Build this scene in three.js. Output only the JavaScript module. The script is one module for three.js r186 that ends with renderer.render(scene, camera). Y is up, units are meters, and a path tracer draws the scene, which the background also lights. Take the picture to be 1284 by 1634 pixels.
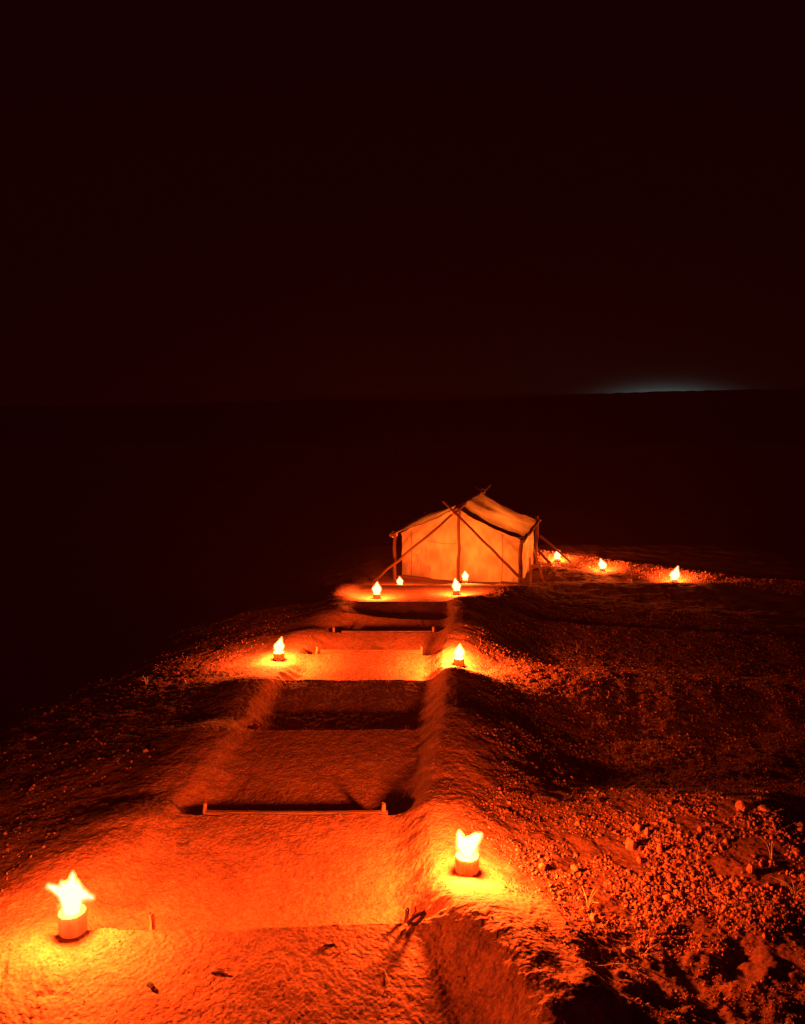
import * as THREE from 'three';
import { mergeGeometries, mergeVertices } from 'three/addons/utils/BufferGeometryUtils.js';
import { MarchingCubes } from 'three/addons/objects/MarchingCubes.js';
import { createNoise2D, createNoise3D } from 'simplex-noise';

// ------------------------------------------------------------------ camera, sky, moon, exposure
const scene = new THREE.Scene();
const PITCH = 8.2 * Math.PI / 180, FPX = 1300, EYE = 2;
const camera = new THREE.PerspectiveCamera(2 * Math.atan(817 / FPX) * 180 / Math.PI, 1284 / 1634, 0.05, 2000);
camera.position.set(0, EYE, 0);
camera.rotation.set(-PITCH, 0, 0);
const renderer = new THREE.WebGLRenderer({ antialias: true });
renderer.toneMapping = THREE.LinearToneMapping;
renderer.toneMappingExposure = 1;
renderer.shadowMap.enabled = true;

const LAMP = 15;                                        // candela of one oil flame
const FLAME_COLOR = new THREE.Color().setRGB(1, 0.106, 0.012);
{
  const W = 2048, H = 1024, d = new Float32Array(W * H * 4), deg = Math.PI / 180;
  for (let j = 0; j < H; j++) for (let i = 0; i < W; i++) {
    const el = ((j + 0.5) / H - 0.5) * 180, az = (((i + 0.5) / W) - 0.25) * 360;   // azimuth right of straight ahead
    const o = (j * W + i) * 4;
    let r = 0.0054, g = 0.0002, b = 0.0002;
    if (el > -3) {
      const e = Math.max(0, el - 0.2);
      const k = Math.exp(-(((az - 17.8) / 3.1) ** 2)) * Math.exp(-e / 0.28);      // far town glow on the horizon
      const k2 = Math.exp(-(((az - 15) / 10) ** 2)) * Math.exp(-e / 2.4);
      const k3 = Math.exp(-(((az + 2) / 6) ** 2)) * Math.exp(-e / 2.0);
      r += 0.06 * k + 0.001 * k2 + 0.003 * k3; g += 0.1 * k + 0.002 * k2 + 0.0008 * k3; b += 0.098 * k + 0.001 * k2;
    }
    d[o] = r; d[o + 1] = g; d[o + 2] = b; d[o + 3] = 1;
  }
  const sky = new THREE.DataTexture(d, W, H, THREE.RGBAFormat, THREE.FloatType);
  sky.mapping = THREE.EquirectangularReflectionMapping;
  sky.magFilter = sky.minFilter = THREE.LinearFilter;
  sky.needsUpdate = true;
  scene.background = sky; scene.environment = sky;
}
const moon = new THREE.DirectionalLight(new THREE.Color().setRGB(1, 0.03, 0.02), 0.03);   // faint, red with the dust
moon.name = 'moon'; moon.position.set(30, 60, 20); moon.shadow.radius = 20; moon.castShadow = true;
Object.assign(moon.shadow.camera, { left: -30, right: 30, top: 30, bottom: -30, near: 1, far: 200 });
scene.add(moon, moon.target);
scene.fog = new THREE.FogExp2(new THREE.Color().setRGB(1, 0.4, 0.2), 0.0009);

// ------------------------------------------------------------------ helpers
function rng(seed) { let s = seed | 0; return () => { s = (s + 0x6d2b79f5) | 0; let t = Math.imul(s ^ (s >>> 15), 1 | s); t = (t + Math.imul(t ^ (t >>> 7), 61 | t)) ^ t; return ((t ^ (t >>> 14)) >>> 0) / 4294967296; }; }
const R = rng(7), n2 = createNoise2D(rng(11)), n2b = createNoise2D(rng(23)), n3 = createNoise3D(rng(31));
const clamp = (x, a = 0, b = 1) => Math.min(b, Math.max(a, x)), lerp = (a, b, t) => a + (b - a) * t;
const ss = (a, b, x) => { const t = clamp((x - a) / (b - a)); return t * t * (3 - 2 * t); };
const fbm = (x, y, o = 3) => { let s = 0, a = 1, n = 0; for (let i = 0; i < o; i++) { s += a * n2(x, y); n += a; a *= 0.5; x = x * 2.03 + 17.1; y = y * 2.03 - 9.3; } return s / n; };
const curve = (pts) => (x) => { if (x <= pts[0][0]) return pts[0][1]; for (let i = 1; i < pts.length; i++) if (x <= pts[i][0]) { const [a, p] = pts[i - 1], [b, q] = pts[i]; return lerp(p, q, (x - a) / (b - a)); } return pts[pts.length - 1][1]; };
const smoothCurve = (pts) => { const xs = pts.map((p) => p[0]), c = pts.map((p) => p[1]), m = c.map((_, i) => (i === 0 || i === c.length - 1) ? 0 : (c[i + 1] - c[i - 1]) / (xs[i + 1] - xs[i - 1]));
  return (x) => { if (x <= xs[0]) return c[0]; for (let i = 1; i < xs.length; i++) if (x <= xs[i]) { const h = xs[i] - xs[i - 1], t = (x - xs[i - 1]) / h, t2 = t * t, t3 = t2 * t; return (2 * t3 - 3 * t2 + 1) * c[i - 1] + (t3 - 2 * t2 + t) * h * m[i - 1] + (-2 * t3 + 3 * t2) * c[i] + (t3 - t2) * h * m[i]; } return c[c.length - 1]; }; };
const cp = Math.cos(PITCH), sp = Math.sin(PITCH);
// a place seen in the photograph at (u, v) and a distance along the lens axis -> metres
const place = (u, v, d) => { const k = (v - 817) / FPX; return { x: (u - 642) / FPX * d, y: EYE - d * (sp + k * cp), s: d * (cp - k * sp) }; };
const used = new Map();
function numbered(name) { const n = used.get(name) ?? 0; used.set(name, n + 1); return n ? `${name}_${String(n).padStart(3, '0')}` : name; }
function tag(o, label, category, group) { o.userData.label = label; o.userData.category = category; if (group) o.userData.group = group; return o; }
function thing(name, label, category, [x, y, z] = [0, 0, 0], turn = 0, group) { const o = new THREE.Group(); o.name = numbered(name); o.position.set(x, y, z); o.rotation.y = turn; scene.add(o); return tag(o, label, category, group); }
function part(name, g, m, parent) { const o = new THREE.Mesh(g, m); o.name = name; parent.add(o); return o; }
function single(name, g, m, label, category, pos, turn = 0, group) { const o = new THREE.Mesh(g, m); o.name = numbered(name); o.position.set(...pos); o.rotation.y = turn; scene.add(o); return tag(o, label, category, group); }

// textures: tiling value noise
function tileNoise(size, cells, seed) {
  const r = rng(seed), g = Float32Array.from({ length: cells * cells }, () => r());
  return (x, y) => { const u = x / size * cells, v = y / size * cells, i = Math.floor(u), j = Math.floor(v), f = u - i, h = v - j, a = f * f * (3 - 2 * f), b = h * h * (3 - 2 * h), q = (p, o) => g[((o % cells + cells) % cells) * cells + (p % cells + cells) % cells]; return lerp(lerp(q(i, j), q(i + 1, j), a), lerp(q(i, j + 1), q(i + 1, j + 1), a), b); };
}
function texture(size, f, srgb) {
  const d = new Uint8Array(size * size * 4);
  for (let y = 0; y < size; y++) for (let x = 0; x < size; x++) { const c = f(x, y), o = (y * size + x) * 4; for (let k = 0; k < 3; k++) d[o + k] = clamp(c[k] ?? c[0], 0, 1) * 255; d[o + 3] = 255; }
  const t = new THREE.DataTexture(d, size, size); t.wrapS = t.wrapT = THREE.RepeatWrapping; t.magFilter = THREE.LinearFilter; t.minFilter = THREE.LinearMipmapLinearFilter; t.generateMipmaps = true;
  if (srgb) t.colorSpace = THREE.SRGBColorSpace; t.needsUpdate = true; return t;
}
const S = 1024, nA = tileNoise(S, 8, 1), nB = tileNoise(S, 40, 2), nC = tileNoise(S, 150, 3), nD = tileNoise(S, 420, 4);
const clayMap = texture(S, (x, y) => { const k = 0.62 + 0.08 * (nA(x, y) - 0.5) + 0.12 * (nB(x, y) - 0.5) + 0.2 * (nC(x, y) - 0.5) + 0.14 * (nD(x, y) - 0.5); const p = nA(y, x) - 0.5; return [k * 1.08, k * (0.75 + 0.05 * p), k * (0.56 + 0.06 * p)]; }, true);
const nE = tileNoise(S, 90, 5);
const clayBump = texture(S, (x, y) => { const c = nE(x, y), m = nC(x, y); return [0.3 * nB(x, y) + 0.45 * ss(0.25, 0.7, c) + 0.17 * m + 0.08 * nD(x, y)]; });
const woodMap = texture(512, (() => { const a = tileNoise(512, 6, 9), b = tileNoise(512, 90, 10); return (x, y) => { const k = 0.42 + 0.2 * (b(x * 1, y * 0.06) - 0.5) + 0.14 * (a(x, y) - 0.5) + 0.1 * Math.sin(x * 0.25 + 4 * a(x, y * 0.3)); return [k * 1.1, k * 0.82, k * 0.6]; }; })(), true);
const canvasMap = texture(512, (() => { const a = tileNoise(512, 5, 12), b = tileNoise(512, 22, 13), c = tileNoise(512, 200, 14); return (x, y) => { const k = 0.82 + 0.24 * (a(x, y) - 0.5) + 0.14 * (b(x, y * 0.5) - 0.5) + 0.06 * (c(x, y) - 0.5); return [k, k * 0.95, k * 0.85]; }; })(), true);
const canvasBump = texture(512, (() => { const a = tileNoise(512, 7, 15), b = tileNoise(512, 128, 16); return (x, y) => [0.7 * a(x, y) + 0.2 * b(x, y) + 0.05 * Math.sin(x * 1.5) + 0.05 * Math.sin(y * 1.5)]; })());
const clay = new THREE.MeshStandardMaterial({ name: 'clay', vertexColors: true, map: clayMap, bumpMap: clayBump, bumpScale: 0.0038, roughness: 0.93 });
const dark = new THREE.MeshStandardMaterial({ name: 'hill_scrub', color: new THREE.Color().setRGB(0.08, 0.05, 0.03), roughness: 1 });
const wood = new THREE.MeshStandardMaterial({ name: 'weathered_wood', map: woodMap, bumpMap: woodMap, bumpScale: 0.003, roughness: 0.85 });
const paleWood = new THREE.MeshStandardMaterial({ name: 'pale_wood', map: woodMap, color: new THREE.Color().setRGB(2.1, 2.1, 2.0), bumpMap: woodMap, bumpScale: 0.003, roughness: 0.8 });
const canvas = new THREE.MeshPhysicalMaterial({ name: 'canvas', map: canvasMap, color: new THREE.Color().setRGB(1, 0.9, 0.72), bumpMap: canvasBump, bumpScale: 0.035, roughness: 1, transmission: 0.45, thickness: 0, side: THREE.DoubleSide });
const roofCanvas = new THREE.MeshPhysicalMaterial({ name: 'roof_canvas', map: canvasMap, color: new THREE.Color().setRGB(0.95, 0.82, 0.66), bumpMap: canvasBump, bumpScale: 0.03, roughness: 1, transmission: 0.5, thickness: 0, side: THREE.DoubleSide });
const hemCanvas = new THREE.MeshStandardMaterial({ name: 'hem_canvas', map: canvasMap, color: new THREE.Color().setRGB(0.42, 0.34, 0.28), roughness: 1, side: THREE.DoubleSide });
const tentWood = new THREE.MeshStandardMaterial({ name: 'dark_pole_wood', map: woodMap, color: new THREE.Color().setRGB(0.5, 0.42, 0.36), bumpMap: woodMap, bumpScale: 0.003, roughness: 0.85 });
const cord = new THREE.MeshStandardMaterial({ name: 'cord', color: new THREE.Color().setRGB(0.6, 0.5, 0.38), roughness: 0.95 });
const glass = new THREE.MeshPhysicalMaterial({ name: 'jar_glass', color: 0xffffff, transmission: 1, thickness: 0, roughness: 0.06, ior: 1.5 });
const waxMap = texture(256, (() => { const a = tileNoise(256, 6, 51), b = tileNoise(256, 40, 52); return (x, y) => { const k = 0.75 + 0.3 * (a(x, y * 0.4) - 0.5) + 0.25 * (b(x, y * 0.15) - 0.5); return [k, k * 0.92, k * 0.82]; }; })(), true);
const wax = new THREE.MeshPhysicalMaterial({ name: 'wax', map: waxMap, bumpMap: waxMap, bumpScale: 0.004, color: new THREE.Color().setRGB(0.9, 0.75, 0.55), roughness: 1, transmission: 0.5, thickness: 0 });
const soot = new THREE.MeshStandardMaterial({ name: 'charred_wick', color: new THREE.Color().setRGB(0.02, 0.018, 0.016), roughness: 1 });
const flameMat = new THREE.MeshStandardMaterial({ name: 'flame', color: 0x000000, emissive: new THREE.Color().setRGB(1, 0.86, 0.6), emissiveIntensity: 2.6, roughness: 1 });
const flameMantle = new THREE.MeshStandardMaterial({ name: 'flame_mantle', color: 0x000000, emissive: new THREE.Color().setRGB(1, 0.6, 0.22), emissiveIntensity: 1.7, roughness: 1, transparent: true, opacity: 0.4 });
const flameVeil = new THREE.MeshStandardMaterial({ name: 'flame_veil', color: 0x000000, emissive: new THREE.Color().setRGB(1, 0.36, 0.08), emissiveIntensity: 1.3, roughness: 1, transparent: true, opacity: 0.22 });
const stoneMat = new THREE.MeshStandardMaterial({ name: 'stone', map: clayMap, color: new THREE.Color().setRGB(1.25, 1.35, 1.45), bumpMap: clayBump, bumpScale: 0.004, roughness: 0.85 });
const straw = new THREE.MeshStandardMaterial({ name: 'straw', color: new THREE.Color().setRGB(0.62, 0.5, 0.3), roughness: 0.9, side: THREE.DoubleSide });
const bark = new THREE.MeshStandardMaterial({ name: 'dark_twig', color: new THREE.Color().setRGB(0.07, 0.045, 0.03), roughness: 0.95 });

// ------------------------------------------------------------------ the hill: one height function for ground, banks and steps
const lipPx = [[1480, 1.95], [1300, 2.07], [1165, 2.17], [1085, 2.27], [1039, 2.38], [1009, 2.47], [988, 2.55], [960, 2.63]];
const lips = lipPx.map(([v, h]) => { const k = (v - 817) / FPX, d = h / (sp + k * cp); return { s: d * (cp - k * sp), h, d }; });
const lipS = [-0.2, 0.75, 1.72, ...lips.map((l) => l.s)], lipH = [1.62, 1.73, 1.84, ...lips.map((l) => l.h)];
const LAST = 10.0, levelAfter = 2.71;
// level (metres below the eye) of the tread that ends at lip i; after the last one the path slopes down to the tent
const slopeDown = smoothCurve([[LAST, levelAfter], [11, 2.76], [12, 2.87], [13.2, 3.12], [14.2, 3.36], [15.2, 3.52], [16, 3.56]]);
const TILT = 0.035;
function tread(r, soft) {       // stepped level, each drop spread over `soft` metres past the lip
  if (r > lipS[lipS.length - 1] + Math.max(soft, 0.25)) return slopeDown(r);
  let h = lipH[0];
  for (let i = 0; i + 1 < lipS.length; i++) if (soft < 0.05 && r > lipS[i] && r <= lipS[i + 1]) h += (i >= 6 ? 0.09 : i === 2 ? 0.07 : TILT) * (1 - (r - lipS[i]) / (lipS[i + 1] - lipS[i])) * clamp((r - lipS[i]) / 0.012);
  for (let i = 0; i < lipS.length; i++) { const next = i + 1 < lipH.length ? lipH[i + 1] : levelAfter; h += (next - lipH[i]) * (soft > 0.05 ? ss(lipS[i] - soft * 0.35, lipS[i] + soft * 0.65, r) : clamp((r - lipS[i]) / 0.012)); }
  return h;
}
const smoothLevel = curve([[-6, 1.3], ...lipS.map((s, i) => [s, lipH[i]]), [LAST, levelAfter], [11, 2.77], [12, 2.88], [13.2, 3.13], [14.2, 3.37], [15.2, 3.53], [19.5, 3.62], [23, 4.6], [30, 8], [45, 13], [80, 15], [450, 15]]);
const centre = smoothCurve([[-4, -0.4], [1.6, -0.36], [2.3, -0.38], [2.76, -0.46], [3.75, -0.53], [4.9, -0.43], [6.1, -0.37], [7.2, -0.31], [8.2, -0.18], [9, -0.08], [10, -0.03], [12, 0.25], [14, 0.6], [16, 0.9]]);
const half = smoothCurve([[-4, 0.58], [1.6, 0.58], [2.3, 0.56], [2.76, 0.47], [3.75, 0.475], [4.9, 0.5], [6.1, 0.53], [7.2, 0.5], [10, 0.52], [11, 0.7], [14, 1.0]]);
const hwOf = (t, r) => half(r) + (t < 0 ? 0.2 * ss(0, -0.3, t) * ss(3.7, 2.9, r) * ss(1.6, 2.2, r) : 0);
const leftCrest = smoothCurve([[0, 0.5], [2.3, 0.42], [2.9, 0.36], [3.6, 0.3], [4.2, 0.3], [6, 0.32], [10, 0.32]]);   // crest beyond the path's edge
const rightCrest = smoothCurve([[0, 0.3], [2.3, 0.3], [3, 0.26], [10, 0.3]]);
const wob = (t, r) => { const w = Math.exp(-(((r - 2.76) / 0.45) ** 2)); return 0.062 * w * clamp(t / 0.95, -1, 1) * -1 * -1 + 0.012 * n2(t * 2.3, r * 0.9) + 0.006 * n2b(t * 9, r * 2.1); };
const pads = [];        // small corrections so that each lantern's foot stands where the photograph has it
const gully = (x, r) => { const e = 2.62 + 0.34 * (x - 0.6) + 0.1 * n2(x * 4, 8); return (-0.04 + 0.022 * n2(x * 4, r * 4) + 0.008 * n2b(x * 13, r * 13)) * ss(0.45, 0.7, x + 0.1 * n2(r * 4, 3.3)) * ss(e + 0.1, e - 0.3, r) * ss(1.6, 1.9, r) * ss(3.2, 2.2, x); };
const mound = (x, r, cx, cr, h, w) => h * Math.exp(-(((x - cx) ** 2 + (r - cr) ** 2) / (w * w)));
function lump(x, r) {
  return gully(x, r) + 0  + mound(x, r, 1.75, 3.7, 0.17, 0.6) + mound(x, r, 1.1, 3.95, 0.03, 0.35) - mound(x, r, 1.0, 3.0, 0.05, 0.3) + mound(x, r, 0.66, 2.36, 0.05, 0.12)
    + mound(x, r, 1.75, 14.3, 0.07, 0.32);
}
function rough(x, r, t, a, gravelly) {
  const fade = ss(24, 8, r);
  let y = (0.005 + 0.014 * gravelly) * fbm(x * 1.3, r * 1.3, 2) + (0.003 + 0.008 * gravelly) * fbm(x * 5.1 + 3, r * 5.1, 2);
  if (fade > 0) y += fade * ((0.0028 + 0.003 * gravelly) * fbm(x * 15, r * 15, 2) + (0.002 + 0.002 * gravelly) * n2b(x * 37, r * 37) * (0.6 + 0.4 * n2(x * 3, r * 3 + 40)) + 0.0016 * Math.abs(n2(x * 52, r * 52 + 7)));
  return y;
}
function height(t, r, fine = true) {          // y of the ground at t metres right of the path's middle, r metres ahead
  const x = t + centre(r), a = Math.abs(t), hw = hwOf(t, r), left = t < 0, crest = hw + (left ? leftCrest(r) : rightCrest(r));
  const onPath = ss(13.4, 11.6, r) * ss(-3, -2, r);
  const floor = tread(r, 0.012), soft = tread(r - (left ? 0 : 0.06), 0.46);
  let outer = smoothLevel(r);
  const past = Math.max(0, a - crest);
  if (left) outer += 0.05 * past + 0.045 * past * past * ss(3, 8, r) + 0.02 * past * past + (r > 12 ? 0.03 * past * past : 0);
  else { const q = Math.max(0, past - 0.15); outer += 0.06 * ss(0, 0.5, q) * ss(12, 6, r) + 0.02 * q * ss(14, 8, r) + (0.2 * ss(3.9, 5.2, r) * ss(15, 13, r)) * (1 - 0.95 * Math.exp(-(((r - 7.0) / 0.8) ** 2))) * ss(0, 0.9, q) + 0.05 * q * ss(4, 6, r) * ss(14.5, 12, r) + 0.08 * Math.max(0, x - 8) ** 1.5; }
  outer = Math.min(outer, 15.5);
  const lift = left ? 0.06 * ss(2.5, 3.4, r) : (0.095 + 0.01 * ss(2.9, 2.5, r) + 0.025 * ss(3.6, 4.2, r) - 0.03 * Math.exp(-(((r - 3.2) / 0.25) ** 2))) * ss(12, 9.2, r);
  const bank = lerp(smoothLevel(r), lerp(soft, smoothLevel(r), 0.25), onPath) - lift * onPath * Math.exp(-(((a - crest) / 0.29) ** 2));
  const side = lerp(bank, outer, ss(crest - 0.02, crest + (left ? 0.75 : 0.5), a));
  const edge = ss(hw - 0.015, hw + (left ? 0.2 : 0.2 + 0.05 * ss(3, 2.6, r)), a + 0.02 * n2(r * 5, left ? 1 : 9));
  let y = EYE - lerp(side, lerp(lerp(floor, side, edge), side, 1 - onPath), a > crest ? 0 : 1);
  const away = ss(crest - 0.02, crest + 0.4, a) * (left ? 0.55 : lerp(0.35, 1, ss(0.5, 0.9, a - hw + (r - 2.6) * 0.3)));
  y += lump(x, r) * ss(hw - 0.05, hw + 0.15, a);
  for (const p of pads) { const e = ((x - p.x) ** 2 + (r - p.s) ** 2) / (p.w * p.w); if (e < 8) y += p.dy * Math.exp(-e); }
  if (r > 14 && r < 21) { const k = ss(1.2, 3.2, x) * ss(10, 8, x) * Math.exp(-(((r - (18.0 - (x - 3.4) * 0.9)) / 0.5) ** 2)); y += 0.06 * k; }      // low rim that carries the far lanterns
  if (fine) y += rough(x, r, t, a, away) * (r > 40 ? 0.2 : 1) * (a < hw && onPath > 0.5 ? 0.8 : 1);
  for (const c of cracks) { const dd = c(x, r); if (dd < 0.008) y -= 0.009 * (1 - dd / 0.008); }
  return y;
}
const cracks = [];
function crack(px, depth) {
  const p = px.map(([u, v]) => place(u, v, depth / (sp + (v - 817) / FPX * cp)));
  cracks.push((x, r) => { if (r > 3.2 || r < 2) return 1; let best = 1; for (let i = 1; i < p.length; i++) { const ax = p[i - 1].x, ay = p[i - 1].s, bx = p[i].x - ax, by = p[i].s - ay, k = clamp(((x - ax) * bx + (r - ay) * by) / (bx * bx + by * by)); best = Math.min(best, Math.hypot(x - ax - k * bx, r - ay - k * by)); } return best; });
}
crack([[74, 1530], [66, 1552], [64, 1566], [52, 1590], [44, 1640]], 1.93);
crack([[64, 1566], [90, 1562], [116, 1566]], 1.93);
crack([[18, 1520], [4, 1562]], 1.93);
const groundY = (x, s, fine = true) => { let r = s; for (let i = 0; i < 3; i++) r = s - wob(x - centre(r), r); return height(x - centre(r), r, fine); };

// where the lanterns stand: pixel of the foot in the photograph and distance
const LANTERNS = [
  { px: [117, 1489, 2.95], flame: 'burst', turn: 0.3, label: 'glass jar with a ragged star-shaped flame beside the near left end of the clay steps' },
  { px: [745, 1391, 3.36], flame: 'twin', turn: 0, label: 'tall glass jar with a two-pronged flame on the near right bank of the path' },
  { px: [445, 1053, 7.4], flame: 'lean', turn: 0, label: 'glass jar with a pointed leaning flame on the left bank halfway down the path' },
  { px: [732, 1062, 7.3], flame: 'drop', turn: 0, label: 'glass jar with a thin-tipped flame on the right bank halfway down the path' },
  { px: [601, 955, 11.4], flame: 'drop', turn: 1, label: 'lit jar on the left side of the last step before the tent' },
  { px: [728, 949, 11.6], flame: 'lean', turn: 2, label: 'lit jar on the right side of the last step before the tent' },
  { px: [638, 938, 14.7], flame: 'drop', turn: 3, label: 'small lit jar at the foot of the left front post of the tent' },
  { px: [742, 931, 14.0], flame: 'drop', turn: 4, label: 'lit jar on the ground in front of the middle post of the tent' },
  { px: [889, 896, 18.0], flame: 'burst', turn: 1.4, label: 'lit jar on the ridge nearest to the right side of the tent' },
  { px: [961, 912, 17.0], flame: 'lean', turn: 2.4, label: 'lit jar in the middle of the ridge running right from the tent' },
  { px: [1076, 930, 16.0], flame: 'lean', turn: 0.4, label: 'lit jar farthest right along the ridge beyond the tent' },
];
const UNLIT = [
  { px: [552, 974, 9.6], label: 'unlit dark jar on the left bank just before the last step' },
  { px: [729, 976, 9.5], label: 'unlit glass jar on the right bank just below the lit jar of the last step' },
  { px: [867, 912, 16.6], label: 'unlit glass jar in front of the right side of the tent' },
  { px: [883, 913, 16.5], label: 'unlit glass jar below the lit jar beside the tent' },
  { px: [1004, 931, 15.9], label: 'small dark unlit jar on the ridge between the two right-hand lit jars' },
];
for (const l of [...LANTERNS, ...UNLIT]) { const p = place(...l.px); l.p = p; }
{
  const todo = [...LANTERNS, ...UNLIT].map((l) => ({ x: l.p.x, s: l.p.s, w: l.p.s < 5 ? 0.2 : 0.4, want: l.p.y }));
  for (const q of todo) pads.push({ x: q.x, s: q.s, w: q.w, dy: 0 });
  for (let pass = 0; pass < 5; pass++) todo.forEach((q, i) => { pads[i].dy += q.want - groundY(q.x, q.s, false); });
  globalThis.console.log('pads', pads.map((p) => p.dy.toFixed(3)).join(' '));
}

// ------------------------------------------------------------------ ground sheet, path (steps, earth banks)
{
  const rows = [-420, -250, -150, -90, -50, -30, -18, -11, -7]; for (let r = -5; r < 1.0; r += 0.12) rows.push(r); for (let r = 1.0; r < 1.9; r += 0.025) rows.push(r);
  for (let r = 1.9; r < 24; r += r < 3.4 ? 0.0085 : r * 0.003) rows.push(r);
  for (let r = 24; r < 440; r *= 1.05) rows.push(r);
  for (const s of lipS) for (const e of [-0.012, -0.006, -0.002, 0, 0.004, 0.008, 0.012, 0.016]) rows.push(s + e);
  rows.sort((a, b) => a - b); const rr = rows.filter((r, i) => !i || r - rows[i - 1] > 0.0015);
  const cols = []; for (let t = -1.6; t < 2.0; t += 0.0085) cols.push(t);
  for (let t = 2.0, d = 0.009; t < 430; t += d, d *= d < 0.4 ? 1.028 : 1.15) cols.push(t);
  for (let t = -1.609, d = 0.009; t > -430; t -= d, d *= d < 0.4 ? 1.03 : 1.15) cols.unshift(t);
  const nr = rr.length, nc = cols.length, P = new Float32Array(nr * nc * 3), N = new Float32Array(nr * nc * 3), C = new Float32Array(nr * nc * 3);
  for (let i = 0; i < nr; i++) for (let j = 0; j < nc; j++) {
    const r = rr[i], t = cols[j], o = (i * nc + j) * 3;
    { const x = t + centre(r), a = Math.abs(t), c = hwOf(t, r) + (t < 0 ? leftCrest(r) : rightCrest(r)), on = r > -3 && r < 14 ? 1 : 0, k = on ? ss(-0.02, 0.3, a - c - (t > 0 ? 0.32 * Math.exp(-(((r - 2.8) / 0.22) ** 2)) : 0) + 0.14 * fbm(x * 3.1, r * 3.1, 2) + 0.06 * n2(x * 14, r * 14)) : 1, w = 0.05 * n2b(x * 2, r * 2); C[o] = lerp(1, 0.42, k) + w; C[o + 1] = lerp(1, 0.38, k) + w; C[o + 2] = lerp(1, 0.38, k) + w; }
    P[o] = t + centre(r); P[o + 1] = height(t, r); P[o + 2] = -(r + (r > 0 && r < 12 ? wob(t, r) * ss(6, 2, Math.abs(t)) : 0));
  }
  const e1 = new THREE.Vector3(), e2 = new THREE.Vector3();
  for (let i = 0; i < nr; i++) for (let j = 0; j < nc; j++) {
    const at = (a, b) => (clamp(a, 0, nr - 1) * nc + clamp(b, 0, nc - 1)) * 3, [a, b, c, d] = [at(i, j - 1), at(i, j + 1), at(i - 1, j), at(i + 1, j)], o = (i * nc + j) * 3;
    e1.set(P[b] - P[a], P[b + 1] - P[a + 1], P[b + 2] - P[a + 2]); e2.set(P[d] - P[c], P[d + 1] - P[c + 1], P[d + 2] - P[c + 2]); e1.cross(e2).normalize();
    N[o] = e1.x; N[o + 1] = e1.y; N[o + 2] = e1.z;
  }
  const buckets = new Map(), put = (k, a, b, c, d) => { if (!buckets.has(k)) buckets.set(k, []); buckets.get(k).push(a, b, c, b, d, c); };
  const from = lipS[1], to = 11.4;
  for (let i = 0; i + 1 < nr; i++) for (let j = 0; j + 1 < nc; j++) {
    const r = (rr[i] + rr[i + 1]) / 2, t = (cols[j] + cols[j + 1]) / 2, a = Math.abs(t), hw = hwOf(t, r); let key = 'ground';
    if (r > from && r < to) {
      if (a < hw + 0.02) { let k = 0; while (k < lipS.length && r > lipS[k] + 0.006) k++; key = 'step' + k; }
      else if (a < hw + (t < 0 ? leftCrest(r) : rightCrest(r)) + 0.3) key = t < 0 ? 'bank0' : 'bank1';
    }
    const q = i * nc + j; put(key, q, q + 1, q + nc, q + nc + 1);
  }
  const build = (ix) => {
    const map = new Map(), p = [], n = [], uv = [], col = [], id = new Uint32Array(ix.length);
    for (let i = 0; i < ix.length; i++) { let m = map.get(ix[i]); if (m === undefined) { m = map.size; map.set(ix[i], m); const o = ix[i] * 3; p.push(P[o], P[o + 1], P[o + 2]); n.push(N[o], N[o + 1], N[o + 2]); col.push(C[o], C[o + 1], C[o + 2]); uv.push(P[o], P[o + 2]); } id[i] = m; }
    const g = new THREE.BufferGeometry(); g.setAttribute('position', new THREE.Float32BufferAttribute(p, 3)); g.setAttribute('normal', new THREE.Float32BufferAttribute(n, 3)); g.setAttribute('uv', new THREE.Float32BufferAttribute(uv, 2)); g.setAttribute('color', new THREE.Float32BufferAttribute(col, 3)); g.setIndex(new THREE.BufferAttribute(id, 1)); return g;
  };
  const path = new THREE.Group(); path.name = 'path'; path.userData.kind = 'structure'; path.userData.label = 'stepped clay path running down the ridge to the tent'; scene.add(path);
  let k = 0;
  for (const [key, ix] of buckets) {
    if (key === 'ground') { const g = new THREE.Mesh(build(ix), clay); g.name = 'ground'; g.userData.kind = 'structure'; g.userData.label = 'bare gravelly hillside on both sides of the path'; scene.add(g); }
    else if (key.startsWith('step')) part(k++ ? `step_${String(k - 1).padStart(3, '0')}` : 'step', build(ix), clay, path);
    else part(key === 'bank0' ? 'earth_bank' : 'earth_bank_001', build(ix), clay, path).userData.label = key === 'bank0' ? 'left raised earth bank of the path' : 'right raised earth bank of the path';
  }
  console.log('grid', nr, nc, nr * nc * 2);
}
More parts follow.
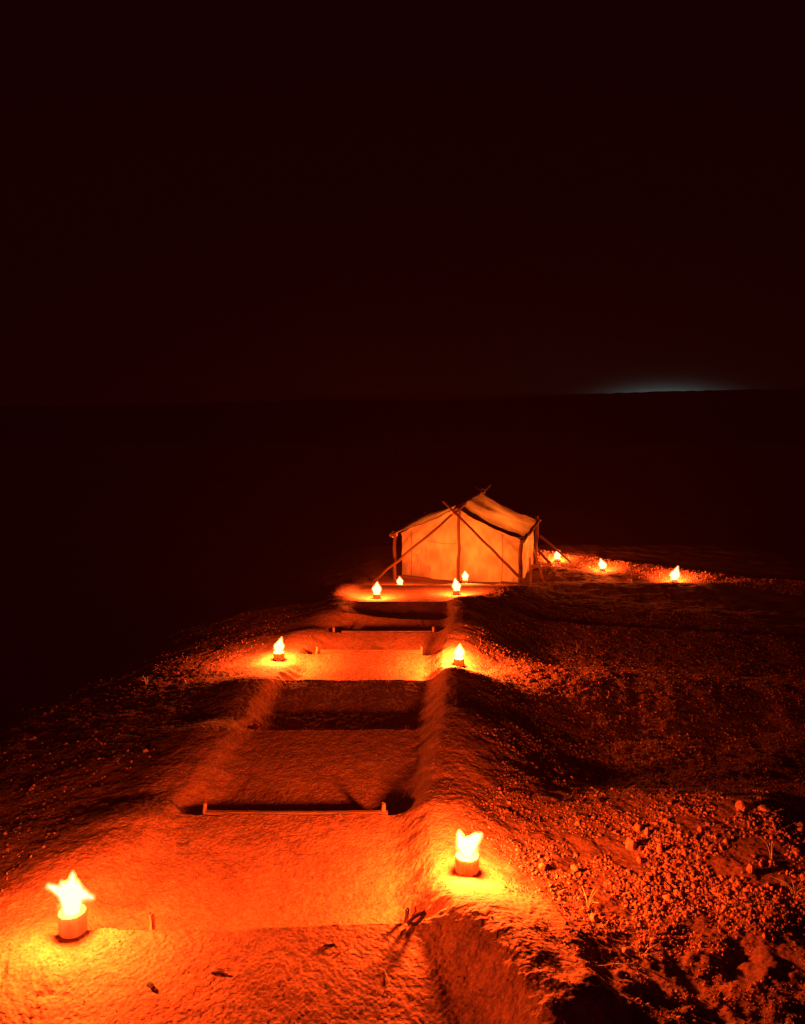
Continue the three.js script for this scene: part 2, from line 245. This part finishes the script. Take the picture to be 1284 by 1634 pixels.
// far ridge on the horizon
{
  const crest = curve([[-60, 650], [-5, 648], [200, 646], [480, 640], [515, 637.5], [560, 638], [600, 639], [625, 637], [650, 640], [700, 638], [800, 634], [960, 628], [1060, 624.5], [1190, 621.5], [1300, 620], [1500, 619]]);
  const p = [], ix = [], D = [250, 290, 330, 360, 400], n = 240;
  for (let i = 0; i <= n; i++) { const u = -900 + 3100 * i / n; D.forEach((d, j) => { const top = place(u, crest(u), 330); const f = d / 330; p.push(top.x * f, j === 2 ? top.y + 0.25 * n2(u * 0.06, 1) : lerp(-16, top.y, [0, 0.55, 1, 0.7, 0][j]), -top.s * f); }); }
  for (let i = 0; i < n; i++) for (let j = 0; j + 1 < D.length; j++) { const a = i * D.length + j, b = a + D.length; ix.push(a, b, a + 1, b, b + 1, a + 1); }
  const g = new THREE.BufferGeometry(); g.setAttribute('position', new THREE.Float32BufferAttribute(p, 3)); g.setIndex(ix); g.computeVertexNormals();
  const h = new THREE.Mesh(g, dark); h.name = 'hills'; h.userData.kind = 'structure'; h.userData.label = 'low dark hills along the horizon'; scene.add(h);
}

// ------------------------------------------------------------------ lanterns
function sdf(f, hx, hy, res = 40) {               // surface of a field (positive inside) in a box of half sizes hx, hy, hx
  const mc = new MarchingCubes(res, flameMat, false, false, 60000); mc.isolation = 0;
  for (let k = 0; k < res; k++) for (let j = 0; j < res; j++) for (let i = 0; i < res; i++) { const h = res / 2; mc.field[i + j * res + k * res * res] = f((i - h) / h * hx, (j - h) / h * hy, (k - h) / h * hx); }
  mc.update();
  const g = new THREE.BufferGeometry(), p = Float32Array.from(mc.positionArray.subarray(0, mc.count * 3));
  for (let i = 0; i < p.length; i += 3) { p[i] *= hx; p[i + 1] *= hy; p[i + 2] *= hx; }
  g.setAttribute('position', new THREE.BufferAttribute(p, 3)); const m = mergeVertices(g, 1e-5); m.computeVertexNormals(); return m;
}
const cap = (x, y, z, [ax, ay, az, ra], [bx, by, bz, rb]) => { const dx = bx - ax, dy = by - ay, dz = bz - az, k = clamp(((x - ax) * dx + (y - ay) * dy + (z - az) * dz) / (dx * dx + dy * dy + dz * dz)); return lerp(ra, rb, k) - Math.hypot(x - ax - k * dx, y - ay - k * dy, z - az - k * dz); };
const smax = (a, b, k) => { const h = clamp(0.5 + 0.5 * (a - b) / k); return lerp(b, a, h) + k * h * (1 - h); };
const flameField = (caps, grow = 0) => (x, y, z) => { let v = -1; for (const c of caps) v = smax(v, cap(x, y, z, ...c), 0.012); return v + grow + 0.003 * n3(x * 40, y * 30, z * 40); };
// flames, in metres about the jar's mouth region (0 = 0.125 above the foot)
const layers = (caps, hx, hy, n) => [-0.0035, 0.002, 0.0075].map((g) => sdf(flameField(caps, g), hx + 0.01, hy + 0.01, n));
const FLAMES = {
  burst: layers([[[0, -0.035, 0, 0.036], [0, 0.02, 0, 0.042]], [[-0.02, 0.02, 0, 0.022], [-0.085, 0.062, 0, 0.007]], [[0.005, 0.03, 0, 0.03], [0.012, 0.1, 0, 0.003]], [[0.02, 0.02, 0, 0.026], [0.085, 0.0, 0.02, 0.006]], [[-0.01, 0.03, 0.01, 0.026], [-0.03, 0.075, 0.02, 0.006]], [[0.0, 0.02, 0.03, 0.02], [0.03, 0.075, 0.03, 0.004]]], 0.115, 0.13, 48),
  twin: layers([[[0, -0.035, 0, 0.024], [0, 0.0, 0, 0.036]], [[-0.025, 0.01, 0, 0.024], [-0.036, 0.072, 0, 0.006]], [[0.015, 0.01, 0, 0.03], [0.042, 0.05, 0, 0.015]], [[0.02, 0.02, 0.02, 0.02], [0.058, 0.06, 0, 0.006]]], 0.1, 0.11, 48),
  drop: layers([[[0, -0.022, 0, 0.03], [0, 0.012, 0, 0.04]], [[0, 0.02, 0, 0.034], [0.008, 0.1, 0, 0.003]], [[-0.01, 0.0, 0.01, 0.03], [0.02, 0.01, -0.01, 0.028]]], 0.1, 0.13, 40),
  lean: layers([[[-0.006, -0.022, 0, 0.03], [0, 0.01, 0, 0.04]], [[0, 0.01, 0, 0.036], [0.03, 0.105, 0, 0.004]], [[0.01, 0, 0, 0.03], [0.036, 0.02, 0, 0.015]]], 0.1, 0.13, 40),
};
const jarShape = new THREE.LatheGeometry([[0.001, 0.002], [0.042, 0.002], [0.049, 0.006], [0.0515, 0.014], [0.052, 0.03], [0.052, 0.1], [0.0525, 0.118], [0.0545, 0.121], [0.0535, 0.124], [0.051, 0.1225], [0.0495, 0.1]].map(([x, y]) => new THREE.Vector2(x, y)), 40);
const waxShape = new THREE.LatheGeometry([[0, 0.0055], [0.04, 0.0055], [0.047, 0.01], [0.0485, 0.02], [0.0485, 0.072], [0.044, 0.075], [0.02, 0.0725], [0, 0.072]].map(([x, y]) => new THREE.Vector2(x, y)), 36);
const wickShape = new THREE.CylinderGeometry(0.003, 0.004, 0.024, 8); wickShape.translate(0, 0.08, 0);
function jar(kind, l, lit, bright = 1, big = [1, 1]) {
  const p = l.p, t = thing(lit ? 'jar_lantern' : 'unlit_jar', l.label, lit ? 'lantern' : 'jar', [p.x, groundY(p.x, p.s) - 0.004, -p.s], l.turn ?? R() * 6, lit ? 'flame jars along the path and the ridge' : 'unlit jars along the path and the ridge');
  part('glass', jarShape, glass, t); part('wax', waxShape, wax, t); part('wick', wickShape, soot, t);
  if (lit) {
    const f = part('flame', FLAMES[kind][2], flameVeil, t); f.position.y = 0.12 + (big[1] - 1) * 0.03; f.scale.set(big[0], big[1], big[0]);
    part('flame_mantle', FLAMES[kind][1], flameMantle, f); part('flame_core', FLAMES[kind][0], flameMat, f);
    const L = new THREE.PointLight(FLAME_COLOR, LAMP * bright, 0, 2); L.name = 'flame_light'; L.position.set(0, 0.152, 0); L.shadow.radius = 2; L.castShadow = true; t.add(L);
  }
  return t;
}
const BRIGHT = [0.56, 0.95, 0.9, 1.3, 0.6, 0.6, 0.65, 0.65, 1, 0.9, 0.8];
LANTERNS.forEach((l, i) => { const t = jar(l.flame, l, true, BRIGHT[i], [[0.85, 0.85], [0.92, 0.85], [0.95, 0.9], [1, 0.85], [1.5, 1.15], [1.45, 1.05], [1.2, 0.9], [1.4, 1.0], [1.6, 1.3], [1.9, 1.3], [2.2, 1.7]][i]); if (!i) t.scale.y = 1.18; });
UNLIT.forEach((l) => jar('', l, false));

// ------------------------------------------------------------------ edging boards and pegs of the steps
function roundBar(len, w, h, seed, bend = 0.01) {      // rough plank along x
  const g = new THREE.BoxGeometry(len, h, w, 40, 3, 2), p = g.attributes.position;
  for (let i = 0; i < p.count; i++) { const x = p.getX(i); p.setY(i, p.getY(i) + (p.getY(i) > 0 ? 0.0015 * n2(x * 14, seed) : 0) - bend * (1 - (2 * x / len) ** 2) * 0.4); p.setZ(i, p.getZ(i) + bend * (1 - (2 * x / len) ** 2) + 0.002 * n2(x * 9, seed + 5)); }
  for (let i = 0; i < p.count; i++) g.attributes.uv.setXY(i, p.getY(i) * 3 + p.getZ(i) * 3 + seed * 0.1, p.getX(i) * 0.8);
  g.computeVertexNormals(); return g;
}
function pegShape(seed, h, r) {
  const g = new THREE.CylinderGeometry(r * 0.75, r, h, 9, 6), p = g.attributes.position;
  for (let i = 0; i < p.count; i++) { const y = p.getY(i) / h, k = 1 + 0.18 * n3(p.getX(i) * 70, p.getY(i) * 30, p.getZ(i) * 70 + seed); p.setX(i, p.getX(i) * k + 0.006 * n2(y * 1.4, seed)); p.setZ(i, p.getZ(i) * k + 0.005 * n2(y * 1.4, seed + 7)); if (y > 0.45) p.setY(i, p.getY(i) + 0.008 * n2(i, seed)); }
  g.translate(0, h / 2 - 0.12, 0); g.computeVertexNormals(); return g;
}
const ORD = ['nearest clay step', 'second clay step, by the dark gap', 'third clay step', 'fourth clay step, in front of the brightly lit tread', 'fifth clay step, past the brightest tread', 'sixth clay step', 'seventh clay step', 'last clay step before the tent'];
lips.forEach((l, i) => {
  const r = l.s, c = centre(r), hw = half(r);
  if ([1, 4, 5].includes(i)) {
    const z = -(r + 0.022 + wob(0, r)), y = EYE - l.h;
    single('edging_board', roundBar(2 * hw - 0.04, 0.016, 0.13, i * 3 + 1, 0.006), wood, `thin wooden edging board on the lip of the ${ORD[i]}`, 'board', [c, y - 0.056, z], 0, undefined);
  }
});
const PEGS = [[241, 1488, 0, 'pale bent peg at the left end of the nearest clay step', 0.05, 0.013, paleWood], [648, 1470, 0, 'dark peg at the right end of the nearest clay step, beside the twisted twig', 0.035, 0.012, wood],
  [325, 1301, 1, 'peg at the left end of the second clay step', 0.045, 0.012, paleWood], [613, 1299, 1, 'stubby peg at the right end of the second clay step', 0.045, 0.014, paleWood],
  [505, 1039, 4, 'short peg at the left end of the board beyond the brightly lit tread', 0.035, 0.014, paleWood], [672, 1039, 4, 'short peg at the right end of the board beyond the brightly lit tread', 0.035, 0.013, paleWood],
  [532, 1009, 5, 'tiny peg at the left end of the sixth clay step', 0.045, 0.015, paleWood], [691, 1009, 5, 'tiny peg at the right end of the sixth clay step', 0.045, 0.015, paleWood]];
PEGS.forEach(([u, v, i, label, up, rad, m], k) => { const l = lips[i], x = (u - 642) / FPX * l.d, r = l.s; single('wooden_peg', pegShape(k * 3.1, 0.12 + up, rad), m, label, 'peg', [x, EYE - l.h, -(r + wob(x - centre(r), r) + 0.03)], k, 'pegs holding the step edges'); });

// ------------------------------------------------------------------ tent
{
  const A = 16 * Math.PI / 180, base = { x: 1.07, s: 15.22 }, gy = EYE - 3.56;
  const t = thing('canvas_tent', 'glowing orange canvas ridge tent on crossed wooden poles at the end of the path', 'tent', [base.x, gy, -base.s], 0);
  t.rotation.y = -A;      // the ridge runs away to the right
  const W = 1.19, HE = 0.92, HR = 1.46, DEP = 2.15, OV = 0.3;     // half width, eave, ridge, depth, roof overhang; local: x right, -z away
  const sheet = (f, nu, nv, su, sv) => { const g = new THREE.PlaneGeometry(1, 1, nu, nv), p = g.attributes.position, uv = g.attributes.uv; for (let i = 0; i < p.count; i++) { const u = p.getX(i) + 0.5, v = p.getY(i) + 0.5, q = f(u, v); p.setXYZ(i, q[0], q[1], q[2]); uv.setXY(i, u * su, v * sv); } g.computeVertexNormals(); return g; };
  const gable = (x) => HE + (HR - HE) * (1 - Math.abs(x) / W) - 0.03;
  const ripple = (a, b, k) => 0.018 * n2(a * 2 + k, b * 2) + 0.009 * (1 - Math.abs(n2(a * 3.5 - b * 3 + k, b * 2.2 + a))) + 0.006 * n2(a * 6 + k, b * 3) + 0.01 * n2(a * 1.2 - b * 2.6 + k, 2);
  const endWall = (z, k, x0, x1) => sheet((u, v) => { const x = lerp(x0, x1, u), top = gable(x); return [x, 0.02 + v * (top - 0.02), z + ripple(x, v * top, k)]; }, 40, 44, (x1 - x0) * 0.7, 1);
  // front in two halves meeting behind the middle post, with the tied-back flap on the left
  part('front_wall', endWall(-0.06, 3, -W + 0.05, 0.0), canvas, t); part('front_wall', endWall(-0.06, 8, 0.0, W - 0.05), canvas, t);
  part('rear_wall', endWall(-DEP + 0.05, 5, -W + 0.05, W - 0.05), canvas, t);
  for (const sd of [-1, 1]) part('side_wall', sheet((u, v) => [sd * (W - 0.04) + ripple(u * DEP, v, sd * 4 + 20) * 1.6, 0.02 + v * (HE - 0.04), lerp(-0.06, -DEP + 0.05, u)], 36, 24, 1.4, 0.7), canvas, t);
  for (const sd of [-1, 1]) part('roof_panel', sheet((u, v) => { const z = lerp(OV, -DEP - 0.05, u), k = v, x = sd * (W + 0.05) * k, sag = 0.075 * Math.sin(Math.PI * k) * (0.7 + 0.3 * Math.sin(u * 9)) + 0.02 * Math.sin(u * Math.PI) * k; return [x, HR - (HR - HE) * k - sag + ripple(x * 1.5, z, sd * 9 + 40) * 0.7 + (k > 0.93 ? 0.012 : 0.02), z]; }, 48, 30, 1.5, 0.8), roofCanvas, t);
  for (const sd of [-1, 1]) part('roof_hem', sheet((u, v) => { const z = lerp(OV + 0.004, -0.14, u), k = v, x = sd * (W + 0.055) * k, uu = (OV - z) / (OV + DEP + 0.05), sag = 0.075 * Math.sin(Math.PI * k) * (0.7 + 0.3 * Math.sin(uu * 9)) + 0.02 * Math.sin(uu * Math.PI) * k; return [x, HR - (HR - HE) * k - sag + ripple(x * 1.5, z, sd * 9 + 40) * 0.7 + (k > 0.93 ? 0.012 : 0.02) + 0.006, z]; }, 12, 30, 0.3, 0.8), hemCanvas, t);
  // roof's front hem folded down over the gable, and a seam along each wall
  const seam = (pts, r, m, name, parent = t) => part(name, new THREE.TubeGeometry(new THREE.CatmullRomCurve3(pts.map((p) => new THREE.Vector3(...p))), 24, r, 6), m, parent);
  const pole = (a, b, r0, r1, name, seed, m = tentWood) => {
    const va = new THREE.Vector3(...a), vb = new THREE.Vector3(...b), L = va.distanceTo(vb), g = new THREE.CylinderGeometry(r1, r0, L, 10, 24), p = g.attributes.position;
    for (let i = 0; i < p.count; i++) { const y = p.getY(i), k = 1 + 0.12 * n3(p.getX(i) * 14, y * 3, p.getZ(i) * 14 + seed); p.setX(i, p.getX(i) * k + 0.014 * n2(y * 1.6, seed)); p.setZ(i, p.getZ(i) * k + 0.012 * n2(y * 1.6, seed + 30)); }
    g.computeVertexNormals(); g.applyMatrix4(new THREE.Matrix4().compose(va.clone().add(vb).multiplyScalar(0.5), new THREE.Quaternion().setFromUnitVectors(new THREE.Vector3(0, 1, 0), vb.clone().sub(va).normalize()), new THREE.Vector3(1, 1, 1)));
    return part(name, g, m, t);
  };
  const F = OV + 0.06;
  pole([-1.62, -0.02, F + 0.1], [0.2, 1.58, F - 0.02], 0.027, 0.021, 'crossed_pole', 1); pole([1.62, -0.06, F + 0.16], [-0.22, 1.62, F + 0.045], 0.027, 0.021, 'crossed_pole', 2);
  pole([-1.5, 0, -DEP - 0.12], [0.2, 1.66, -DEP - 0.09], 0.03, 0.022, 'crossed_pole', 3); pole([1.5, 0, -DEP - 0.18], [-0.12, 1.6, -DEP - 0.15], 0.03, 0.022, 'crossed_pole', 4);
  pole([0, 0, 0.0], [0, HR - 0.02, 0.0], 0.03, 0.027, 'middle_pole', 5, wood);
  pole([0, HR + 0.03, F + 0.1], [0, HR + 0.03, -DEP - 0.25], 0.03, 0.026, 'ridge_pole', 6);
  for (const sd of [-1, 1]) { pole([sd * (W + 0.06), HE + 0.0, OV + 0.03], [sd * (W + 0.06), HE + 0.0, -DEP - 0.2], 0.036, 0.034, 'eave_pole', 10 + sd); pole([sd * (W + 0.02), -0.06, OV - 0.07], [sd * (W + 0.02), HE + 0.06, OV - 0.07], 0.04, 0.034, 'corner_pole', 14 + sd); pole([sd * (W + 0.02), -0.1, -DEP], [sd * (W + 0.02), HE + 0.12, -DEP], 0.04, 0.034, 'corner_pole', 18 + sd); }
  pole([-W, 0.06, 0.06], [0.02, 0.02, 0.08], 0.034, 0.03, 'ground_pole', 24);
  pole([W + 0.1, 0.62, -DEP + 0.05], [W + 0.75, 0.05, -DEP - 0.1], 0.026, 0.022, 'prop_pole', 26); pole([W + 0.08, 0.5, -1.2], [W + 0.42, -0.02, -0.3], 0.02, 0.018, 'prop_pole', 27, paleWood); pole([W + 0.04, 0.35, -1.0], [W + 0.2, -0.04, 0.1], 0.018, 0.016, 'prop_pole', 28, paleWood);
  for (const [x, top] of [[-0.95, gable(-0.95) - 0.05], [0.82, gable(0.82) - 0.08]]) seam([[x, 0.05, -0.045], [x + 0.01, top * 0.5, -0.035], [x, top, -0.045]], 0.005, wood, 'wall_seam');
  seam([[-0.6, 0.78, -0.03], [-0.3, 0.74, -0.025], [-0.05, 0.75, -0.03]], 0.004, wood, 'wall_seam');
  for (const [x, y0, y1, b] of [[-0.86, 0.5, 0.24, 0.03], [-0.82, 0.5, 0.24, 0.05], [-0.6, 0.42, 0.16, -0.02], [-0.66, 0.62, 0.36, 0.005]]) seam([[x, y0, -0.02], [x + b, (y0 + y1) / 2, -0.01], [x, y1, -0.02]], 0.012, cord, 'tie_cord');
  // lashings where poles cross
  for (const [x, y, z] of [[0.0, 1.415, F], [0.02, 1.5, -DEP - 0.12], [W + 0.02, HE, OV - 0.06], [-W - 0.02, HE, OV - 0.06]]) { const g = new THREE.TorusGeometry(0.055, 0.012, 8, 16); g.rotateY(0.4); g.translate(x, y, z); part('lashing', g, cord, t); }
  // inside: a lantern that makes the canvas glow, and a low camp bed whose shadow falls on the left of the front wall
  const at = (x, y, z) => { const c = Math.cos(-A), s2 = Math.sin(-A); return [base.x + x * c + z * s2, gy + y, -base.s - x * s2 + z * c]; };
  const lp = at(0.25, 0.7, -1.1), lamp = thing('tent_lamp', 'oil lamp burning inside the canvas tent, lighting its walls', 'lamp', lp);
  const b1 = new THREE.SphereGeometry(0.06, 20, 14); b1.scale(1, 1.3, 1); part('lamp_glass', b1, new THREE.MeshStandardMaterial({ name: 'lamp_glow', emissive: new THREE.Color().setRGB(1, 0.6, 0.25), emissiveIntensity: 2 }), lamp);
  part('lamp_cap', new THREE.CylinderGeometry(0.02, 0.06, 0.05, 16).translate(0, 0.1, 0), soot, lamp); part('lamp_base', new THREE.CylinderGeometry(0.05, 0.06, 0.05, 16).translate(0, -0.1, 0), soot, lamp);
  part('hook', new THREE.CylinderGeometry(0.004, 0.004, 0.62, 6).translate(0, 0.43, 0), soot, lamp);
  const L = new THREE.PointLight(new THREE.Color().setRGB(1, 0.19, 0.022), 12, 0, 2); L.name = 'lamp_light'; L.shadow.radius = 2.5; L.castShadow = true; lamp.add(L);
  const bed = thing('camp_bed', 'low camp bed inside the left part of the tent', 'bed', at(-0.8, 0, -0.72), A);
  part('mattress', new THREE.BoxGeometry(0.52, 0.16, 1.1, 4, 2, 6).translate(0, 0.33, 0), canvas, bed); for (const x of [-0.23, 0.23]) for (const z of [-0.48, 0.48]) part('leg', new THREE.CylinderGeometry(0.02, 0.02, 0.25, 8).translate(x, 0.125, z), wood, bed);
}

{
  const p = place(864, 897, 16.9), g = new THREE.CylinderGeometry(0.05, 0.06, 0.42, 12, 8); g.rotateZ(Math.PI / 2); const q = g.attributes.position; for (let i = 0; i < q.count; i++) q.setY(i, q.getY(i) + 0.012 * n3(q.getX(i) * 9, q.getY(i) * 12, q.getZ(i) * 12)); g.computeVertexNormals();
  single('log', g, paleWood, 'short pale log lying on the ground against the right side of the tent', 'log', [p.x, groundY(p.x, p.s) + 0.045, -p.s], 0.25);
}

// ------------------------------------------------------------------ stones, gravel, grass, twigs
function stoneShape(seed, d = 2) { const g0 = new THREE.IcosahedronGeometry(1, d); g0.deleteAttribute('uv'); g0.deleteAttribute('normal'); const g = mergeVertices(g0, 1e-4), p = g.attributes.position, v = new THREE.Vector3(), uv = []; for (let i = 0; i < p.count; i++) { v.fromBufferAttribute(p, i); const k = 1 + 0.28 * n3(v.x * 1.1 + seed, v.y * 1.1, v.z * 1.1) + 0.08 * n3(v.x * 3, v.y * 3 + seed, v.z * 3); v.multiplyScalar(k); p.setXYZ(i, v.x, v.y, v.z); uv.push(v.x * 0.05, v.z * 0.05); } g.setAttribute('uv', new THREE.Float32BufferAttribute(uv, 2)); g.computeVertexNormals(); return g; }
const down = (u, v, h) => place(u, v, h / (sp + (v - 817) / FPX * cp));
function hit(u, v) { const dir = place(u, v, 1); let lo = 1.2; for (let d = 1.2; d < 30; d *= 1.006) { const p = place(u, v, d); if (p.y < groundY(p.x, p.s, false)) { let a = lo, b = d; for (let i = 0; i < 14; i++) { const m = (a + b) / 2, q = place(u, v, m); if (q.y < groundY(q.x, q.s, false)) b = m; else a = m; } return { ...place(u, v, b), d: b }; } lo = d; } return { ...place(u, v, 20), d: 20 }; }
const STONES = [[1006, 1348, 11, 13, 'round pale stone throwing a long shadow, left of the pointed one'], [1052, 1357, 6, 11, 'small pointed upright stone with a long shadow on the right gravel'], [1183, 1291, 13, 9, 'reddish slanting stone at the upper right of the gravel'], [1220, 1295, 12, 5, 'flat white sliver of stone at the upper right, farthest from the path'],
  [865, 1380, 8, 8, 'small pale square stone with a shadow near the right bank'], [917, 1384, 8, 7, 'orange stone with a dark slot of shadow right of the square stone'], [1117, 1326, 6, 5, 'small pale stone in the middle of the upper gravel'], [1017, 1320, 7, 8, 'brownish stone just behind the round pale stone'], [1032, 1327, 6, 9, 'narrow pale stone behind the pointed upright stone'], [1062, 1311, 5, 5, 'tiny stone highest up the middle gravel'],
  [1197, 1388, 8, 10, 'upright pale stone beside the dark hollow on the right'], [1082, 1424, 9, 7, 'light angular stone in the brightest patch of gravel'], [948, 1466, 11, 6, 'white flat stone at the end of the clay ledge below the grass tuft'], [1020, 1372, 6, 6, 'small orange pebble just below the round pale stone'], [1270, 1362, 9, 7, 'pale stone at the right edge of the gravel'],
  [408, 1161, 7, 6, 'lumpy stone at the left end of the third clay step'], [650, 1163, 5, 5, 'small stone at the right end of the third clay step'], [293, 1088, 5, 3, 'small white stone left of the path below the left bank lantern'], [232, 1200, 6, 3, 'pale flat stone on the dark slope left of the path'], [52, 1178, 7, 3, 'pale stone far left on the dark slope']];
STONES.forEach(([u, v, w, h, label], i) => { const p = hit(u, v + h * 0.4), k = p.d / FPX, o = single('stone', stoneShape(i * 5.3), stoneMat, label, 'stone', [p.x, groundY(p.x, p.s) + h * k * 0.55, -p.s], i * 1.7, undefined); o.scale.set(w * k * 0.8, h * k * 0.9, w * k * 0.7); });
{
  const g = stoneShape(77, 1), M = [], C = [], m = new THREE.Matrix4(), q = new THREE.Quaternion(), e = new THREE.Euler(), r2 = rng(99);
  const add = (x, s, size) => { const y = groundY(x, s); e.set(r2() * 6, r2() * 6, r2() * 6); q.setFromEuler(e); m.compose(new THREE.Vector3(x, y + size * 0.25, -s), q, new THREE.Vector3(size * (0.7 + r2() * 0.7), size * (0.5 + r2() * 0.5), size * (0.7 + r2() * 0.6))); M.push(m.clone()); const k = 0.55 + 0.9 * r2() ** 1.5; C.push(new THREE.Color().setRGB(k, k * (0.9 + 0.2 * r2()), k * (0.9 + 0.3 * r2()))); };
  const far = (x, s) => Math.abs(x - centre(s)) - half(s);
  const patch = (x, s) => Math.exp(-(((x - 1.35) / 0.75) ** 2 + ((s - 3.3 - 0.12 * (x - 1.3)) / 0.42) ** 2));
  for (let i = 0; i < 120000; i++) {            // right side: a dense spill of gravel, thinning out
    const s = 1.7 + 3.5 * r2(), x = 0.1 + 2.6 * r2(), f = far(x, s) - 0.3 * Math.exp(-(((s - 2.8) / 0.2) ** 2)); if (f < 0.3) continue;
    const dens = (0.35 + 0.65 * patch(x, s)) * ss(0.3, 0.75, f + 0.25 * fbm(x * 3, s * 3, 2)) * ss(-0.55, 0.25, fbm(x * 2.2 + 9, s * 2.2, 2));
    if (r2() < dens) add(x, s, 0.0022 + (0.0025 + 0.0065 * patch(x, s)) * r2() ** 1.6 + (r2() < 0.012 ? 0.006 : 0));
  }
  for (let i = 0; i < 60000; i++) { const s = 4.8 + 9 * r2() ** 1.4, x = centre(s) + 0.5 + 4.5 * r2() ** 1.5, f = far(x, s); if (f < 0.3) continue; if (r2() < 0.65 * ss(0.3, 0.7, f)) add(x, s, 0.003 + 0.006 * r2() ** 3.5); }
  for (let i = 0; i < 40000; i++) { const s = 2.6 + 8 * r2() ** 1.3, x = centre(s) - 0.7 - 3 * r2() ** 1.3, f = far(x, s); if (f < 0.5) continue; if (r2() < 0.3 * ss(0.5, 0.9, f)) add(x, s, 0.0025 + 0.006 * r2() ** 5); }
  for (let i = 0; i < 4000; i++) { const s = 2 + 9 * r2(), x = centre(s) + 1.6 * (r2() - 0.5); add(x, s, 0.0012 + 0.0035 * r2() ** 4); }
  for (let i = 0; i < 5000; i++) { const x = 3 + 6 * r2(), s = 18.0 - (x - 3.4) * 0.9 + (r2() - 0.7) * 1.6; add(x, s, 0.004 + 0.012 * r2() ** 3); }
  const im = new THREE.InstancedMesh(g, stoneMat, M.length); M.forEach((k, i) => { im.setMatrixAt(i, k); im.setColorAt(i, C[i]); }); im.name = 'gravel'; im.userData.kind = 'stuff'; im.userData.label = 'loose gravel strewn over the hillside beside the path'; scene.add(im);
  console.log('gravel', M.length);
}
function blades(n, len, spread, seed, thick = 0.0025) {
  const r = rng(seed), out = [];
  for (let i = 0; i < n; i++) { const a = r() * 6.283, l = len * (0.6 + 0.6 * r()), b = spread * (0.4 + r()); const c = new THREE.CatmullRomCurve3([new THREE.Vector3(0.01 * (r() - 0.5), -0.01, 0.01 * (r() - 0.5)), new THREE.Vector3(Math.cos(a) * b * 0.35, l * 0.55, Math.sin(a) * b * 0.35), new THREE.Vector3(Math.cos(a) * b, l * (0.9 - b), Math.sin(a) * b)]); out.push(new THREE.TubeGeometry(c, 8, thick * (0.6 + 0.6 * r()), 4)); }
  return mergeGeometries(out);
}
const GRASS = [[938, 1450, 7, 0.085, 0.05, 'dry pale grass tuft on the gravel right of the near bank'], [1268, 1428, 6, 0.06, 0.07, 'curled dry grass at the right edge of the gravel'], [1142, 1600, 6, 0.07, 0.05, 'dry grass stub in the dark lower right corner'], [1024, 1524, 5, 0.05, 0.05, 'short dry grass sprig in the dark hollow below the gravel'], [920, 1042, 4, 0.13, 0.03, 'single upright dry stalk on the slope right of the halfway lantern'], [234, 1094, 4, 0.1, 0.05, 'thin dry stalks on the dark slope left of the path'], [1230, 1370, 5, 0.09, 0.04, 'upright dry grass beside the dark hollow on the far right'], [1112, 1372, 4, 0.05, 0.04, 'small dry sprig among the brightest gravel']];
GRASS.forEach(([u, v, n, len, sp2, label], i) => { const p = hit(u, v); single('dry_grass', blades(n, len, sp2, i + 3, len > 0.09 ? 0.0022 : 0.0016), straw, label, 'grass', [p.x, groundY(p.x, p.s), -p.s], i); });
function stick(pts, r0) { const g = new THREE.TubeGeometry(new THREE.CatmullRomCurve3(pts.map((p) => new THREE.Vector3(...p))), 14, r0, 7), p = g.attributes.position; for (let i = 0; i < p.count; i++) p.setY(i, p.getY(i) + 0.0015 * n3(p.getX(i) * 90, p.getY(i) * 90, p.getZ(i) * 90)); g.computeVertexNormals(); return g; }
const TWIGS = [
  [350, 1555, [[-0.028, 0.004, -0.004], [0, 0.007, 0], [0.028, 0.004, 0.007]], 0.005, bark, 'dark chip of wood on the nearest tread, left of its middle'],
  [525, 1510, [[-0.02, 0.002, 0], [0, 0.004, 0.002], [0.02, 0.002, -0.004]], 0.004, bark, 'short dark twig near the middle of the nearest tread'],
  [617, 1562, [[-0.01, 0.002, -0.04], [0.002, 0.004, 0], [0.01, 0.003, 0.02]], 0.002, straw, 'thin pale straw on the right of the nearest tread'],
  [292, 1350, [[-0.012, 0.006, 0.01], [0, 0.008, 0], [0.014, 0.006, -0.01]], 0.007, bark, 'small dark chip on the second tread near its left edge'],
  [240, 1574, [[-0.01, 0.004, -0.008], [0, 0.008, 0], [0.012, 0.004, 0.012]], 0.008, bark, 'dark lump of bark at the lower left of the nearest tread'],
  [1010, 1560, [[-0.12, 0.02, -0.03], [0, 0.05, 0], [0.12, 0.02, 0.05]], 0.002, straw, 'long bent straw lying across the dark lower right hollow'],
  [640, 1288, [[-0.025, 0.0, 0.0], [0.0, 0.035, -0.004], [0.03, 0.075, -0.012]], 0.006, bark, 'dark pointed splinter leaning at the right end of the second clay step'],
];
TWIGS.forEach(([u, v, pts, r, m, label], i) => { const p = hit(u, v); single('twig', stick(pts, r), m, label, 'twig', [p.x, groundY(p.x, p.s), -p.s], 0); });
{
  const p = hit(656, 1476), t = thing('twisted_twig', 'dark forked twig looped like a bow against the right end of the nearest clay step', 'twig', [p.x, groundY(p.x, p.s) + 0.004, -p.s]);
  part('fork', stick([[-0.012, 0.0, 0], [0.01, 0.028, 0], [0.05, 0.05, 0.0]], 0.0065), bark, t); part('fork', stick([[0.0, 0.002, 0.004], [0.025, 0.012, 0.006], [0.052, 0.046, 0.0]], 0.007), bark, t); part('fork', stick([[0.0, 0.03, 0], [0.016, 0.05, -0.002], [0.014, 0.07, -0.002]], 0.002), bark, t);
}

scene.traverse((o) => { if (o.isMesh) { o.castShadow = true; o.receiveShadow = true; } });
renderer.render(scene, camera);
